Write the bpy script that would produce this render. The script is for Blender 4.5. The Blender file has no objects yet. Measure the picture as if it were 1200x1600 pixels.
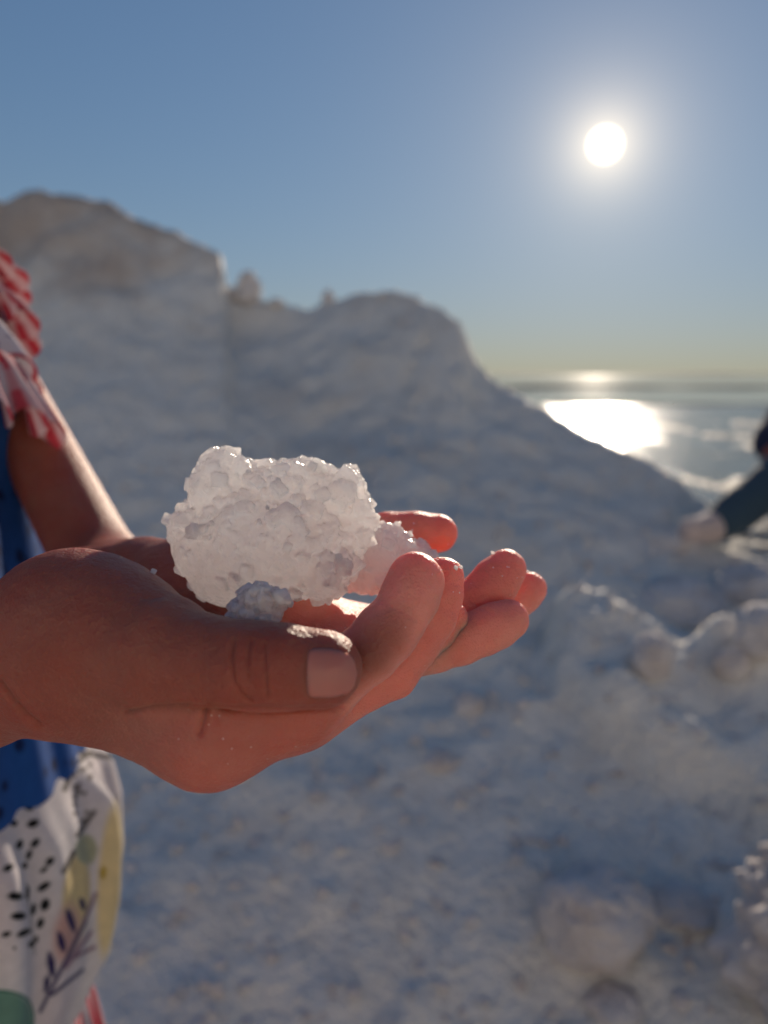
import bpy, bmesh, math, random
import numpy as np
from mathutils import Vector, Matrix
from mathutils.bvhtree import BVHTree

rng = np.random.default_rng(7)
random.seed(7)
scene = bpy.context.scene
COL = scene.collection

# ------------------------------------------------------------------ camera
CAM_Z = 0.85
PITCH = math.radians(10.23)
FPX = 1202.0                      # focal length in photo pixels (1200 x 1600)
cam_d = bpy.data.cameras.new('camera')
cam = bpy.data.objects.new('camera', cam_d)
COL.objects.link(cam)
cam.location = (0, 0, CAM_Z)
cam.rotation_euler = (math.radians(90) - PITCH, 0, 0)
cam_d.sensor_fit = 'VERTICAL'
cam_d.sensor_height = 36.0
cam_d.lens = 36.0 * FPX / 1600.0
cam_d.clip_start = 0.01
cam_d.clip_end = 20000
cam_d.dof.use_dof = True
cam_d.dof.focus_distance = 0.218
cam_d.dof.aperture_fstop = 7.4
scene.camera = cam

# ------------------------------------------------------------------ sky, sun, exposure
SUN_AZ = math.radians(15.05)      # to the right of the view direction
SUN_EL = math.radians(14.8)
SUN_DIR = Vector((math.sin(SUN_AZ) * math.cos(SUN_EL), math.cos(SUN_AZ) * math.cos(SUN_EL), math.sin(SUN_EL)))
world = bpy.data.worlds.new('World')
scene.world = world
world.use_nodes = True
wt = world.node_tree
wt.nodes.clear()


def N(tree, kind, **kw):
    n = tree.nodes.new(kind)
    for k, v in kw.items():
        if k.startswith('i_'):
            n.inputs[k[2:].replace('_', ' ')].default_value = v
        else:
            setattr(n, k, v)
    return n


SHOULDER = 0.11
TINT = (0.77, 0.91, 1.20)
sky = N(wt, 'ShaderNodeTexSky')
sky.sky_type = 'NISHITA'
sky.sun_disc = False
sky.sun_elevation = SUN_EL
sky.sun_rotation = SUN_AZ
sky.altitude = 0
sky.air_density = 1.3
sky.dust_density = 0.03
sky.ozone_density = 3.0
bg_sky = N(wt, 'ShaderNodeBackground')
bg_sky.inputs['Strength'].default_value = 0.092
# soft shoulder: the bright band at the horizon is held back by a camera-like tone curve
sh1 = N(wt, 'ShaderNodeVectorMath', operation='MULTIPLY_ADD')
sh1.inputs[1].default_value = (SHOULDER,) * 3
sh1.inputs[2].default_value = (1, 1, 1)
wt.links.new(sky.outputs[0], sh1.inputs[0])
sh2 = N(wt, 'ShaderNodeVectorMath', operation='DIVIDE')
wt.links.new(sky.outputs[0], sh2.inputs[0])
wt.links.new(sh1.outputs[0], sh2.inputs[1])
sh3 = N(wt, 'ShaderNodeVectorMath', operation='MULTIPLY')
sh3.inputs[1].default_value = TINT
wt.links.new(sh2.outputs[0], sh3.inputs[0])
wt.links.new(sh3.outputs[0], bg_sky.inputs['Color'])
# the disc of the sun itself and the bright air close around it
geo = N(wt, 'ShaderNodeNewGeometry')
dot = N(wt, 'ShaderNodeVectorMath', operation='DOT_PRODUCT')
dot.inputs[1].default_value = -SUN_DIR
wt.links.new(geo.outputs['Incoming'], dot.inputs[0])
acs = N(wt, 'ShaderNodeMath', operation='ARCCOSINE', use_clamp=False)
wt.links.new(dot.outputs['Value'], acs.inputs[0])
disc = N(wt, 'ShaderNodeMapRange', interpolation_type='SMOOTHSTEP')
disc.inputs['From Min'].default_value = math.radians(1.18)
disc.inputs['From Max'].default_value = math.radians(0.62)
disc.inputs['To Min'].default_value = 0.0
disc.inputs['To Max'].default_value = 6.0
wt.links.new(acs.outputs[0], disc.inputs['Value'])


def aureole(width_deg, amount):
    m = N(wt, 'ShaderNodeMath', operation='DIVIDE')
    wt.links.new(acs.outputs[0], m.inputs[0])
    m.inputs[1].default_value = -math.radians(width_deg)
    e = N(wt, 'ShaderNodeMath', operation='EXPONENT')
    wt.links.new(m.outputs[0], e.inputs[0])
    s = N(wt, 'ShaderNodeMath', operation='MULTIPLY')
    wt.links.new(e.outputs[0], s.inputs[0])
    s.inputs[1].default_value = amount
    return s


a1 = aureole(1.8, 1.15)
a2 = aureole(9.0, 0.25)
s1 = N(wt, 'ShaderNodeMath', operation='ADD')
wt.links.new(a1.outputs[0], s1.inputs[0])
wt.links.new(a2.outputs[0], s1.inputs[1])
s2 = N(wt, 'ShaderNodeMath', operation='ADD')
wt.links.new(s1.outputs[0], s2.inputs[0])
wt.links.new(disc.outputs[0], s2.inputs[1])
bg_sun = N(wt, 'ShaderNodeBackground')
bg_sun.inputs['Color'].default_value = (1.0, 0.80, 0.52, 1)
wt.links.new(s2.outputs[0], bg_sun.inputs['Strength'])
addw = N(wt, 'ShaderNodeAddShader')
wt.links.new(bg_sky.outputs[0], addw.inputs[0])
wt.links.new(bg_sun.outputs[0], addw.inputs[1])
wout = N(wt, 'ShaderNodeOutputWorld')
wt.links.new(addw.outputs[0], wout.inputs['Surface'])

sun_l = bpy.data.lights.new('sun', 'SUN')
sun_l.energy = 4.8
sun_l.angle = math.radians(0.55)
sun_l.color = (1.0, 0.84, 0.66)
sun_o = bpy.data.objects.new('sun', sun_l)
COL.objects.link(sun_o)
sun_o.rotation_euler = SUN_DIR.to_track_quat('Z', 'Y').to_euler()
sun_o.location = (3, 12, 4)

vs = scene.view_settings
scene.display_settings.display_device = 'sRGB'
vs.view_transform = 'Standard'
vs.look = 'None'
vs.exposure = 0.0
vs.gamma = 1.0
vs.use_curve_mapping = False
scene.cycles.max_bounces = 10
scene.cycles.transmission_bounces = 6
scene.cycles.caustics_reflective = False
scene.cycles.caustics_refractive = False
scene.cycles.sample_clamp_indirect = 6.0

# ------------------------------------------------------------------ helpers
RX = np.array([1.0, 0, 0])
FW = np.array([0, math.cos(PITCH), -math.sin(PITCH)])
UP = np.array([0, math.sin(PITCH), math.cos(PITCH)])
CAMP = np.array([0, 0, CAM_Z])
BASIS = np.stack([RX, UP, FW])            # rows: right, up, forward


def C(px, py, d):
    """photo pixel at depth d -> view-space metres (right, up, forward)"""
    return np.array([(px - 600.0) / FPX * d, (800.0 - py) / FPX * d, d])


def to_world(p):
    return np.asarray(p) @ BASIS + CAMP


def P(px, py, d):
    return to_world(C(px, py, d))


def PY(px, py, Y):
    """photo pixel -> world point at plan distance Y"""
    v = C(px, py, 1.0) @ BASIS
    return CAMP + v * (Y / v[1])


def project(w):
    v = (np.asarray(w) - CAMP) @ BASIS.T
    return 600 + FPX * v[:, 0] / v[:, 2], 800 - FPX * v[:, 1] / v[:, 2]


def hsh(i, j, k, seed):
    n = (i * 374761393 + j * 668265263 + k * 2147483647 + seed * 1274126177) & 0xFFFFFFFF
    n = ((n ^ (n >> 13)) * 1274126177) & 0xFFFFFFFF
    n = ((n ^ (n >> 15)) * 2246822519) & 0xFFFFFFFF
    return ((n ^ (n >> 16)) & 0xFFFFFF) / float(0xFFFFFF)


def vnoise(p, seed=0):
    i = np.floor(p).astype(np.int64)
    f = p - i
    u = f * f * f * (f * (f * 6 - 15) + 10)
    r = 0
    for a in (0, 1):
        wa = u[:, 0] if a else 1 - u[:, 0]
        for b in (0, 1):
            wb = u[:, 1] if b else 1 - u[:, 1]
            for c in (0, 1):
                wc = u[:, 2] if c else 1 - u[:, 2]
                r = r + wa * wb * wc * hsh(i[:, 0] + a, i[:, 1] + b, i[:, 2] + c, seed)
    return r * 2 - 1


def fbm(p, octaves=4, seed=0, gain=0.5):
    s, a = 0, 1.0
    for o in range(octaves):
        s = s + a * vnoise(p * (2.0 ** o) + 17.3 * o, seed + o)
        a *= gain
    return s


def cells(p, seed=0):
    """distance to the nearest of jittered points, one per unit cell"""
    i0 = np.floor(p).astype(np.int64)
    best = np.full(len(p), 9.0)
    for a in (-1, 0, 1):
        for b in (-1, 0, 1):
            for c in (-1, 0, 1):
                q = i0 + np.array([a, b, c])
                o = np.stack([hsh(q[:, 0], q[:, 1], q[:, 2], seed + s) for s in (11, 23, 37)], 1)
                best = np.minimum(best, ((q + o - p) ** 2).sum(1))
    return np.sqrt(best)


def mesh_np(name, V, F, smooth=True):
    V = np.asarray(V, dtype=np.float32)
    F = np.asarray(F, dtype=np.int32)
    n, k = F.shape
    me = bpy.data.meshes.new(name)
    me.vertices.add(len(V))
    me.vertices.foreach_set('co', V.ravel())
    me.loops.add(n * k)
    me.loops.foreach_set('vertex_index', F.ravel())
    me.polygons.add(n)
    me.polygons.foreach_set('loop_start', np.arange(0, n * k, k, dtype=np.int32))
    me.polygons.foreach_set('loop_total', np.full(n, k, dtype=np.int32))
    me.polygons.foreach_set('use_smooth', np.full(n, smooth, dtype=bool))
    me.update(calc_edges=True)
    me.validate()
    return me


def obj(name, me, mat=None, parent=None, label=None, cat=None, group=None, kind=None):
    o = bpy.data.objects.new(name, me)
    COL.objects.link(o)
    if mat is not None and me is not None and len(me.materials) == 0:
        me.materials.append(mat)
    if parent is not None:
        o.parent = parent
        o.matrix_parent_inverse = Matrix.Translation(-parent.location) if parent.parent is None else Matrix.Identity(4)
    if label: o['label'] = label
    if cat: o['category'] = cat
    if group: o['group'] = group
    if kind: o['kind'] = kind
    return o


def grid_faces(nu, nv, wrap=False):
    idx = np.arange(nu * nv).reshape(nu, nv)
    if wrap:
        idx = np.concatenate([idx, idx[:1]], 0)
    a, b, c, d = idx[:-1, :-1], idx[1:, :-1], idx[1:, 1:], idx[:-1, 1:]
    return np.stack([a.ravel(), b.ravel(), c.ravel(), d.ravel()], 1)


# ---- signed distance modelling with surface nets
class Field:
    def __init__(self, lo, hi, h):
        self.h = h
        self.lo = np.asarray(lo, float)
        self.n = np.ceil((np.asarray(hi, float) - self.lo) / h).astype(int) + 1
        self.ax = [self.lo[i] + h * np.arange(self.n[i]) for i in range(3)]
        self.F = np.full(self.n, 0.03, dtype=np.float32)

    def blank(self):
        return np.full(self.n, 0.03, dtype=np.float32)

    def sub(self, lo, hi):
        a = np.clip(np.floor((np.asarray(lo) - self.lo) / self.h).astype(int), 0, self.n)
        b = np.clip(np.ceil((np.asarray(hi) - self.lo) / self.h).astype(int) + 1, 0, self.n)
        if (b <= a).any():
            return None, None
        sl = tuple(slice(a[i], b[i]) for i in range(3))
        X, Y, Z = np.meshgrid(self.ax[0][sl[0]], self.ax[1][sl[1]], self.ax[2][sl[2]], indexing='ij', sparse=True)
        return sl, (X, Y, Z)

    def cone(self, G, a, b, ra, rb, k=0.0):
        a, b = np.asarray(a, float), np.asarray(b, float)
        m = max(ra, rb) + 0.012 + k
        sl, xyz = self.sub(np.minimum(a, b) - m, np.maximum(a, b) + m)
        if sl is None: return
        X, Y, Z = xyz
        ab = b - a
        L = max((ab ** 2).sum(), 1e-12)
        t = np.clip(((X - a[0]) * ab[0] + (Y - a[1]) * ab[1] + (Z - a[2]) * ab[2]) / L, 0, 1)
        d = np.sqrt((X - a[0] - t * ab[0]) ** 2 + (Y - a[1] - t * ab[1]) ** 2 + (Z - a[2] - t * ab[2]) ** 2) - (ra + (rb - ra) * t)
        G[sl] = smin(G[sl], d.astype(np.float32), k)

    def ell(self, G, c, r, R=None, k=0.0):
        c, r = np.asarray(c, float), np.asarray(r, float)
        m = r.max() + 0.012 + k
        sl, xyz = self.sub(c - m, c + m)
        if sl is None: return
        X, Y, Z = (xyz[i] - c[i] for i in range(3))
        if R is not None:
            X, Y, Z = (R[0][0] * X + R[0][1] * Y + R[0][2] * Z, R[1][0] * X + R[1][1] * Y + R[1][2] * Z, R[2][0] * X + R[2][1] * Y + R[2][2] * Z)
        k0 = np.sqrt((X / r[0]) ** 2 + (Y / r[1]) ** 2 + (Z / r[2]) ** 2)
        k1 = np.sqrt((X / r[0] ** 2) ** 2 + (Y / r[1] ** 2) ** 2 + (Z / r[2] ** 2) ** 2) + 1e-9
        d = k0 * (k0 - 1) / k1
        G[sl] = smin(G[sl], d.astype(np.float32), k)

    def box(self, G, c, r, nrm, rg):
        m = r.max() * 1.8 + 0.002
        sl, xyz = self.sub(c - m, c + m)
        if sl is None: return
        q = Vector(nrm).to_track_quat('Z', 'Y').to_matrix() @ Matrix.Rotation(rg.random() * 6.28, 3, 'Z') @ Matrix.Rotation(rg.normal() * 0.5, 3, 'X')
        A = np.array(q).T
        X, Y, Z = (xyz[i] - c[i] for i in range(3))
        L = [np.abs(A[i][0] * X + A[i][1] * Y + A[i][2] * Z) - r[i] * 0.85 for i in range(3)]
        o = np.sqrt(sum(np.maximum(l, 0) ** 2 for l in L)) + np.minimum(np.maximum(np.maximum(L[0], L[1]), L[2]), 0) - 0.15 * r.min()
        G[sl] = smin(G[sl], o.astype(np.float32), 0.00025)

    def chain(self, G, pts, rad, k=0.002, pads=0.0):
        for i in range(len(pts) - 1):
            a, b = np.asarray(pts[i], float), np.asarray(pts[i + 1], float)
            if pads:
                mid = (a + b) / 2
                rm = (rad[i] + rad[i + 1]) / 2 + pads
                self.cone(G, a, mid, rad[i], rm, k)
                self.cone(G, mid, b, rm, rad[i + 1], k)
            else:
                self.cone(G, a, b, rad[i], rad[i + 1], k)

    def mesh(self, G, smooth=2):
        return surface_nets(G, self.lo, self.h, smooth)


def smin(a, b, k):
    if k <= 0:
        return np.minimum(a, b)
    hh = np.maximum(k - np.abs(a - b), 0) / k
    return np.minimum(a, b) - hh * hh * k * 0.25


def surface_nets(F, lo, h, smooth=2):
    ins = F < 0
    cnt = np.zeros(tuple(s - 1 for s in F.shape), dtype=np.int8)
    off = [(a, b, c) for a in (0, 1) for b in (0, 1) for c in (0, 1)]
    nx, ny, nz = cnt.shape
    for a, b, c in off:
        cnt += ins[a:a + nx, b:b + ny, c:c + nz]
    act = (cnt > 0) & (cnt < 8)
    I = np.argwhere(act)
    vid = np.full(cnt.shape, -1, dtype=np.int64)
    vid[act] = np.arange(len(I))
    vals = {o: F[I[:, 0] + o[0], I[:, 1] + o[1], I[:, 2] + o[2]].astype(np.float64) for o in off}
    acc = np.zeros((len(I), 3))
    num = np.zeros(len(I))
    for o in off:
        for ax in range(3):
            if o[ax] == 0:
                q = list(o); q[ax] = 1; q = tuple(q)
                v0, v1 = vals[o], vals[q]
                cr = (v0 < 0) != (v1 < 0)
                t = np.where(cr, v0 / np.where(v0 - v1 == 0, 1, v0 - v1), 0)
                pt = np.array(o, float)[None, :].repeat(len(I), 0)
                pt[:, ax] += t
                acc += np.where(cr[:, None], pt, 0)
                num += cr
    V = (I + acc / num[:, None]) * h + lo
    quads = []
    for ax in range(3):
        s0 = [slice(None)] * 3; s1 = [slice(None)] * 3
        s0[ax] = slice(0, -1); s1[ax] = slice(1, None)
        A, B = ins[tuple(s0)], ins[tuple(s1)]
        E = np.argwhere(A != B)
        o1, o2 = (ax + 1) % 3, (ax + 2) % 3
        ok = (E[:, o1] > 0) & (E[:, o2] > 0) & (E[:, o1] < F.shape[o1] - 1) & (E[:, o2] < F.shape[o2] - 1)
        E = E[ok]
        fl = A[E[:, 0], E[:, 1], E[:, 2]]

        def cid(d1, d2):
            q = E.copy(); q[:, o1] -= d1; q[:, o2] -= d2
            return vid[q[:, 0], q[:, 1], q[:, 2]]
        Q = np.stack([cid(1, 1), cid(0, 1), cid(0, 0), cid(1, 0)], 1)
        Q = np.where(fl[:, None], Q, Q[:, ::-1])
        quads.append(Q)
    Q = np.concatenate(quads)
    for _ in range(smooth):
        V = lap(V, Q, 0.5)
    return V, Q


def lap(V, Q, w):
    S = np.zeros_like(V); n = np.zeros(len(V))
    for a, b in ((0, 1), (1, 2), (2, 3), (3, 0)):
        for u, v in ((a, b), (b, a)):
            for c in range(3):
                S[:, c] += np.bincount(Q[:, u], weights=V[Q[:, v], c], minlength=len(V))
            n += np.bincount(Q[:, u], minlength=len(V))
    n = np.maximum(n, 1)
    return V * (1 - w) + w * S / n[:, None]


def vnormals(V, Q):
    fn = np.cross(V[Q[:, 2]] - V[Q[:, 0]], V[Q[:, 3]] - V[Q[:, 1]])
    nn = np.zeros_like(V)
    for k in range(4):
        for c in range(3):
            nn[:, c] += np.bincount(Q[:, k], weights=fn[:, c], minlength=len(V))
    return nn / (np.linalg.norm(nn, axis=1)[:, None] + 1e-20)


# ------------------------------------------------------------------ materials
def new_mat(name):
    m = bpy.data.materials.new(name)
    m.use_nodes = True
    t = m.node_tree
    return m, t, t.nodes['Principled BSDF']


def ramp(t, stops):
    r = N(t, 'ShaderNodeValToRGB')
    el = r.color_ramp.elements
    while len(el) < len(stops):
        el.new(0.5)
    for e, (p, c) in zip(el, stops):
        e.position = p
        e.color = (*c, 1)
    return r


def noise_node(t, scale, detail=4, rough=0.55, coord='Object'):
    tc = N(t, 'ShaderNodeTexCoord')
    n = N(t, 'ShaderNodeTexNoise')
    n.inputs['Scale'].default_value = scale
    n.inputs['Detail'].default_value = detail
    n.inputs['Roughness'].default_value = rough
    t.links.new(tc.outputs[coord], n.inputs['Vector'])
    return n


def bump_chain(t, bsdf, items):
    prev = None
    for sock, strength, dist in items:
        b = N(t, 'ShaderNodeBump')
        b.inputs['Strength'].default_value = strength
        b.inputs['Distance'].default_value = dist
        t.links.new(sock, b.inputs['Height'])
        if prev: t.links.new(prev.outputs[0], b.inputs['Normal'])
        prev = b
    t.links.new(prev.outputs[0], bsdf.inputs['Normal'])


# heap salt
M_SALT, t, b = new_mat('heap_salt')
n1 = noise_node(t, 1.1, 6, 0.6)
r1 = ramp(t, [(0.28, (0.74, 0.66, 0.56)), (0.44, (0.87, 0.82, 0.72)), (0.62, (0.90, 0.855, 0.76))])
t.links.new(n1.outputs['Fac'], r1.inputs[0])
n2 = noise_node(t, 16, 5, 0.65)
r2 = ramp(t, [(0.3, (0.91, 0.89, 0.87)), (0.6, (1, 1, 1))])
t.links.new(n2.outputs['Fac'], r2.inputs[0])
mx = N(t, 'ShaderNodeMix', data_type='RGBA', blend_type='MULTIPLY')
mx.inputs[0].default_value = 1.0
t.links.new(r1.outputs[0], mx.inputs[6]); t.links.new(r2.outputs[0], mx.inputs[7])
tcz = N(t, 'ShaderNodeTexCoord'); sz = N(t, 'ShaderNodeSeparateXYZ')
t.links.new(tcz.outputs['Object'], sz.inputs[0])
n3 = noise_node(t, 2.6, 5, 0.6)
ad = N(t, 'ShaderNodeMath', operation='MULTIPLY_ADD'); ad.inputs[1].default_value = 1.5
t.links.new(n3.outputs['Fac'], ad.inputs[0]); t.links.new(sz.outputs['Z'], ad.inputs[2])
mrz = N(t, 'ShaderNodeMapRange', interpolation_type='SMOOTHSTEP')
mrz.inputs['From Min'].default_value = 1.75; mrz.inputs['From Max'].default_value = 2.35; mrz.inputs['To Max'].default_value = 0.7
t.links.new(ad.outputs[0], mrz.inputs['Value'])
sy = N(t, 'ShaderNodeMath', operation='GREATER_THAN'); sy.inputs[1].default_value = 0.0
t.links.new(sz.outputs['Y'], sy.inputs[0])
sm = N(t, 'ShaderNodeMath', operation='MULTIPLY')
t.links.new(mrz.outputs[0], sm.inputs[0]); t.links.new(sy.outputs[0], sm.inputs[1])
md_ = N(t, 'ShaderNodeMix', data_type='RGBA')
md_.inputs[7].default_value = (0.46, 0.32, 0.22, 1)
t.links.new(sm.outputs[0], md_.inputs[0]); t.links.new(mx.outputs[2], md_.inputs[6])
t.links.new(md_.outputs[2], b.inputs['Base Color'])
b.inputs['Roughness'].default_value = 0.75
tc = N(t, 'ShaderNodeTexCoord')
vo = N(t, 'ShaderNodeTexVoronoi'); vo.inputs['Scale'].default_value = 60
t.links.new(tc.outputs['Object'], vo.inputs['Vector'])
vo2 = N(t, 'ShaderNodeTexVoronoi'); vo2.inputs['Scale'].default_value = 210
t.links.new(tc.outputs['Object'], vo2.inputs['Vector'])
bump_chain(t, b, [(vo.outputs['Distance'], 0.55, -0.010), (vo2.outputs['Distance'], 0.6, -0.004)])

# salt rocks lying about
M_ROCK, t, b = new_mat('rock_salt')
n1 = noise_node(t, 9, 6, 0.6)
r1 = ramp(t, [(0.3, (0.68, 0.57, 0.49)), (0.5, (0.84, 0.77, 0.72)), (0.68, (0.89, 0.84, 0.80))])
t.links.new(n1.outputs['Fac'], r1.inputs[0])
t.links.new(r1.outputs[0], b.inputs['Base Color'])
b.inputs['Roughness'].default_value = 0.85
b.inputs['Specular IOR Level'].default_value = 0.25
b.inputs['Subsurface Weight'].default_value = 0.0
b.inputs['Subsurface Radius'].default_value = (1, 0.8, 0.7)
b.inputs['Subsurface Scale'].default_value = 0.01
tc = N(t, 'ShaderNodeTexCoord')
vo = N(t, 'ShaderNodeTexVoronoi'); vo.inputs['Scale'].default_value = 75
t.links.new(tc.outputs['Object'], vo.inputs['Vector'])
nr = noise_node(t, 45, 6, 0.7)
bump_chain(t, b, [(nr.outputs['Fac'], 0.8, 0.02), (vo.outputs['Distance'], 0.5, -0.006)])

# clear crystalline salt in the hands
def crystal_mat(name, base, scale, clear):
    m, t, b = new_mat(name)
    n1 = noise_node(t, 55, 5, 0.6)
    r1 = ramp(t, [(0.3, tuple(c * 0.86 for c in base)), (0.62, base)])
    t.links.new(n1.outputs['Fac'], r1.inputs[0])
    t.links.new(r1.outputs[0], b.inputs['Base Color'])
    b.inputs['Roughness'].default_value = 0.2
    b.inputs['IOR'].default_value = 1.54
    b.inputs['Subsurface Weight'].default_value = 1.0
    b.inputs['Subsurface Radius'].default_value = (1.0, 0.86, 0.76)
    b.inputs['Subsurface Scale'].default_value = scale
    tc = N(t, 'ShaderNodeTexCoord')
    v = N(t, 'ShaderNodeTexVoronoi'); v.inputs['Scale'].default_value = 420
    t.links.new(tc.outputs['Object'], v.inputs['Vector'])
    v2 = N(t, 'ShaderNodeTexVoronoi'); v2.inputs['Scale'].default_value = 1100
    t.links.new(tc.outputs['Object'], v2.inputs['Vector'])
    bump_chain(t, b, [(v.outputs['Distance'], 0.7, -0.0022), (v2.outputs['Distance'], 0.55, -0.0008)])
    # flat crystal faces: every small cell tilts the surface its own way
    def facets(scale, amount):
        vf = N(t, 'ShaderNodeTexVoronoi'); vf.inputs['Scale'].default_value = scale
        t.links.new(tc.outputs['Object'], vf.inputs['Vector'])
        ma = N(t, 'ShaderNodeVectorMath', operation='MULTIPLY_ADD')
        ma.inputs[1].default_value = (amount,) * 3; ma.inputs[2].default_value = (-amount / 2,) * 3
        t.links.new(vf.outputs['Color'], ma.inputs[0])
        return ma
    fa, fc = facets(430, 1.1), facets(1000, 0.8)
    gm = N(t, 'ShaderNodeNewGeometry')
    s_a = N(t, 'ShaderNodeVectorMath', operation='ADD'); s_b = N(t, 'ShaderNodeVectorMath', operation='ADD')
    nv_ = N(t, 'ShaderNodeVectorMath', operation='NORMALIZE')
    t.links.new(gm.outputs['Normal'], s_a.inputs[0]); t.links.new(fa.outputs[0], s_a.inputs[1])
    t.links.new(s_a.outputs[0], s_b.inputs[0]); t.links.new(fc.outputs[0], s_b.inputs[1])
    t.links.new(s_b.outputs[0], nv_.inputs[0])
    t.links.new(nv_.outputs[0], b.inputs['Normal'])
    b.inputs['Coat Weight'].default_value = 0.4
    b.inputs['Coat Roughness'].default_value = 0.08
    t.links.new(nv_.outputs[0], b.inputs['Coat Normal'])
    # clear salt lets the sun through
    tr = N(t, 'ShaderNodeBsdfTranslucent')
    tr.inputs['Color'].default_value = (1.0, 0.99, 0.98, 1)
    ms = N(t, 'ShaderNodeMixShader'); ms.inputs[0].default_value = clear
    t.links.new(b.outputs[0], ms.inputs[1]); t.links.new(tr.outputs[0], ms.inputs[2])
    t.links.new(ms.outputs[0], t.nodes['Material Output'].inputs['Surface'])
    return m


M_LUMP = crystal_mat('lump_salt', (0.99, 0.97, 0.955), 0.04, 0.56)
M_CHIP = crystal_mat('chip_salt', (0.96, 0.82, 0.78), 0.004, 0.35)
M_CRYS = crystal_mat('crystal_salt', (0.98, 0.955, 0.94), 0.0012, 0.0)

# skin
def skin_mat(name, base, palm_col, scale):
    m, t, b = new_mat(name)
    n1 = noise_node(t, 95, 5, 0.6)
    r1 = ramp(t, [(0.3, (0.90, 0.80, 0.78)), (0.65, (1, 1, 1))])
    t.links.new(n1.outputs['Fac'], r1.inputs[0])
    at = N(t, 'ShaderNodeAttribute', attribute_name='palm')
    cm = N(t, 'ShaderNodeMix', data_type='RGBA')
    cm.inputs[6].default_value = (*base, 1)
    cm.inputs[7].default_value = (*palm_col, 1)
    t.links.new(at.outputs['Fac'], cm.inputs[0])
    mm = N(t, 'ShaderNodeMix', data_type='RGBA', blend_type='MULTIPLY')
    mm.inputs[0].default_value = 1
    t.links.new(cm.outputs[2], mm.inputs[6]); t.links.new(r1.outputs[0], mm.inputs[7])
    # blotches of redness and a dusting of salt
    nb = noise_node(t, 26, 3, 0.5)
    rb_ = ramp(t, [(0.36, (1.0, 0.80, 0.76)), (0.62, (1.0, 1.04, 1.05))])
    t.links.new(nb.outputs['Fac'], rb_.inputs[0])
    mb = N(t, 'ShaderNodeMix', data_type='RGBA', blend_type='MULTIPLY'); mb.inputs[0].default_value = 1
    t.links.new(mm.outputs[2], mb.inputs[6]); t.links.new(rb_.outputs[0], mb.inputs[7])
    tcs = N(t, 'ShaderNodeTexCoord')
    vs_ = N(t, 'ShaderNodeTexVoronoi'); vs_.inputs['Scale'].default_value = 520; vs_.inputs['Randomness'].default_value = 1
    t.links.new(tcs.outputs['Object'], vs_.inputs['Vector'])
    lt = N(t, 'ShaderNodeMath', operation='LESS_THAN'); lt.inputs[1].default_value = 0.13
    t.links.new(vs_.outputs['Distance'], lt.inputs[0])
    nz = noise_node(t, 60, 3, 0.6)
    gt = N(t, 'ShaderNodeMath', operation='GREATER_THAN'); gt.inputs[1].default_value = 0.58
    t.links.new(nz.outputs['Fac'], gt.inputs[0])
    du = N(t, 'ShaderNodeMath', operation='MULTIPLY')
    t.links.new(lt.outputs[0], du.inputs[0]); t.links.new(gt.outputs[0], du.inputs[1])
    du2 = N(t, 'ShaderNodeMath', operation='MULTIPLY'); t.links.new(du.outputs[0], du2.inputs[0]); t.links.new(at.outputs['Fac'], du2.inputs[1])
    mdust = N(t, 'ShaderNodeMix', data_type='RGBA'); mdust.inputs[7].default_value = (0.85, 0.80, 0.78, 1)
    t.links.new(du2.outputs[0], mdust.inputs[0]); t.links.new(mb.outputs[2], mdust.inputs[6])
    t.links.new(mdust.outputs[2], b.inputs['Base Color'])
    b.inputs['Roughness'].default_value = 0.48
    b.inputs['IOR'].default_value = 1.42
    b.inputs['Subsurface Weight'].default_value = 1.0
    b.inputs['Subsurface Radius'].default_value = (1.0, 0.30, 0.16)
    b.inputs['Subsurface Scale'].default_value = scale
    tc = N(t, 'ShaderNodeTexCoord')
    v = N(t, 'ShaderNodeTexVoronoi'); v.inputs['Scale'].default_value = 1400
    t.links.new(tc.outputs['Object'], v.inputs['Vector'])
    n3 = noise_node(t, 420, 4, 0.6)
    bump_chain(t, b, [(n3.outputs['Fac'], 0.75, 0.0010), (v.outputs['Distance'], 0.5, 0.00045)])
    return m


M_SKIN = skin_mat('skin', (0.335, 0.108, 0.070), (0.78, 0.30, 0.23), 0.012)
M_NAIL, t, b = new_mat('finger_nail')
b.inputs['Base Color'].default_value = (0.58, 0.17, 0.135, 1)
b.inputs['Roughness'].default_value = 0.42
b.inputs['Subsurface Weight'].default_value = 0.8
b.inputs['Subsurface Radius'].default_value = (1, .4, .25)
b.inputs['Subsurface Scale'].default_value = 0.003
nn = noise_node(t, 300, 3)
bump_chain(t, b, [(nn.outputs['Fac'], 0.2, 0.0004)])


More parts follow.
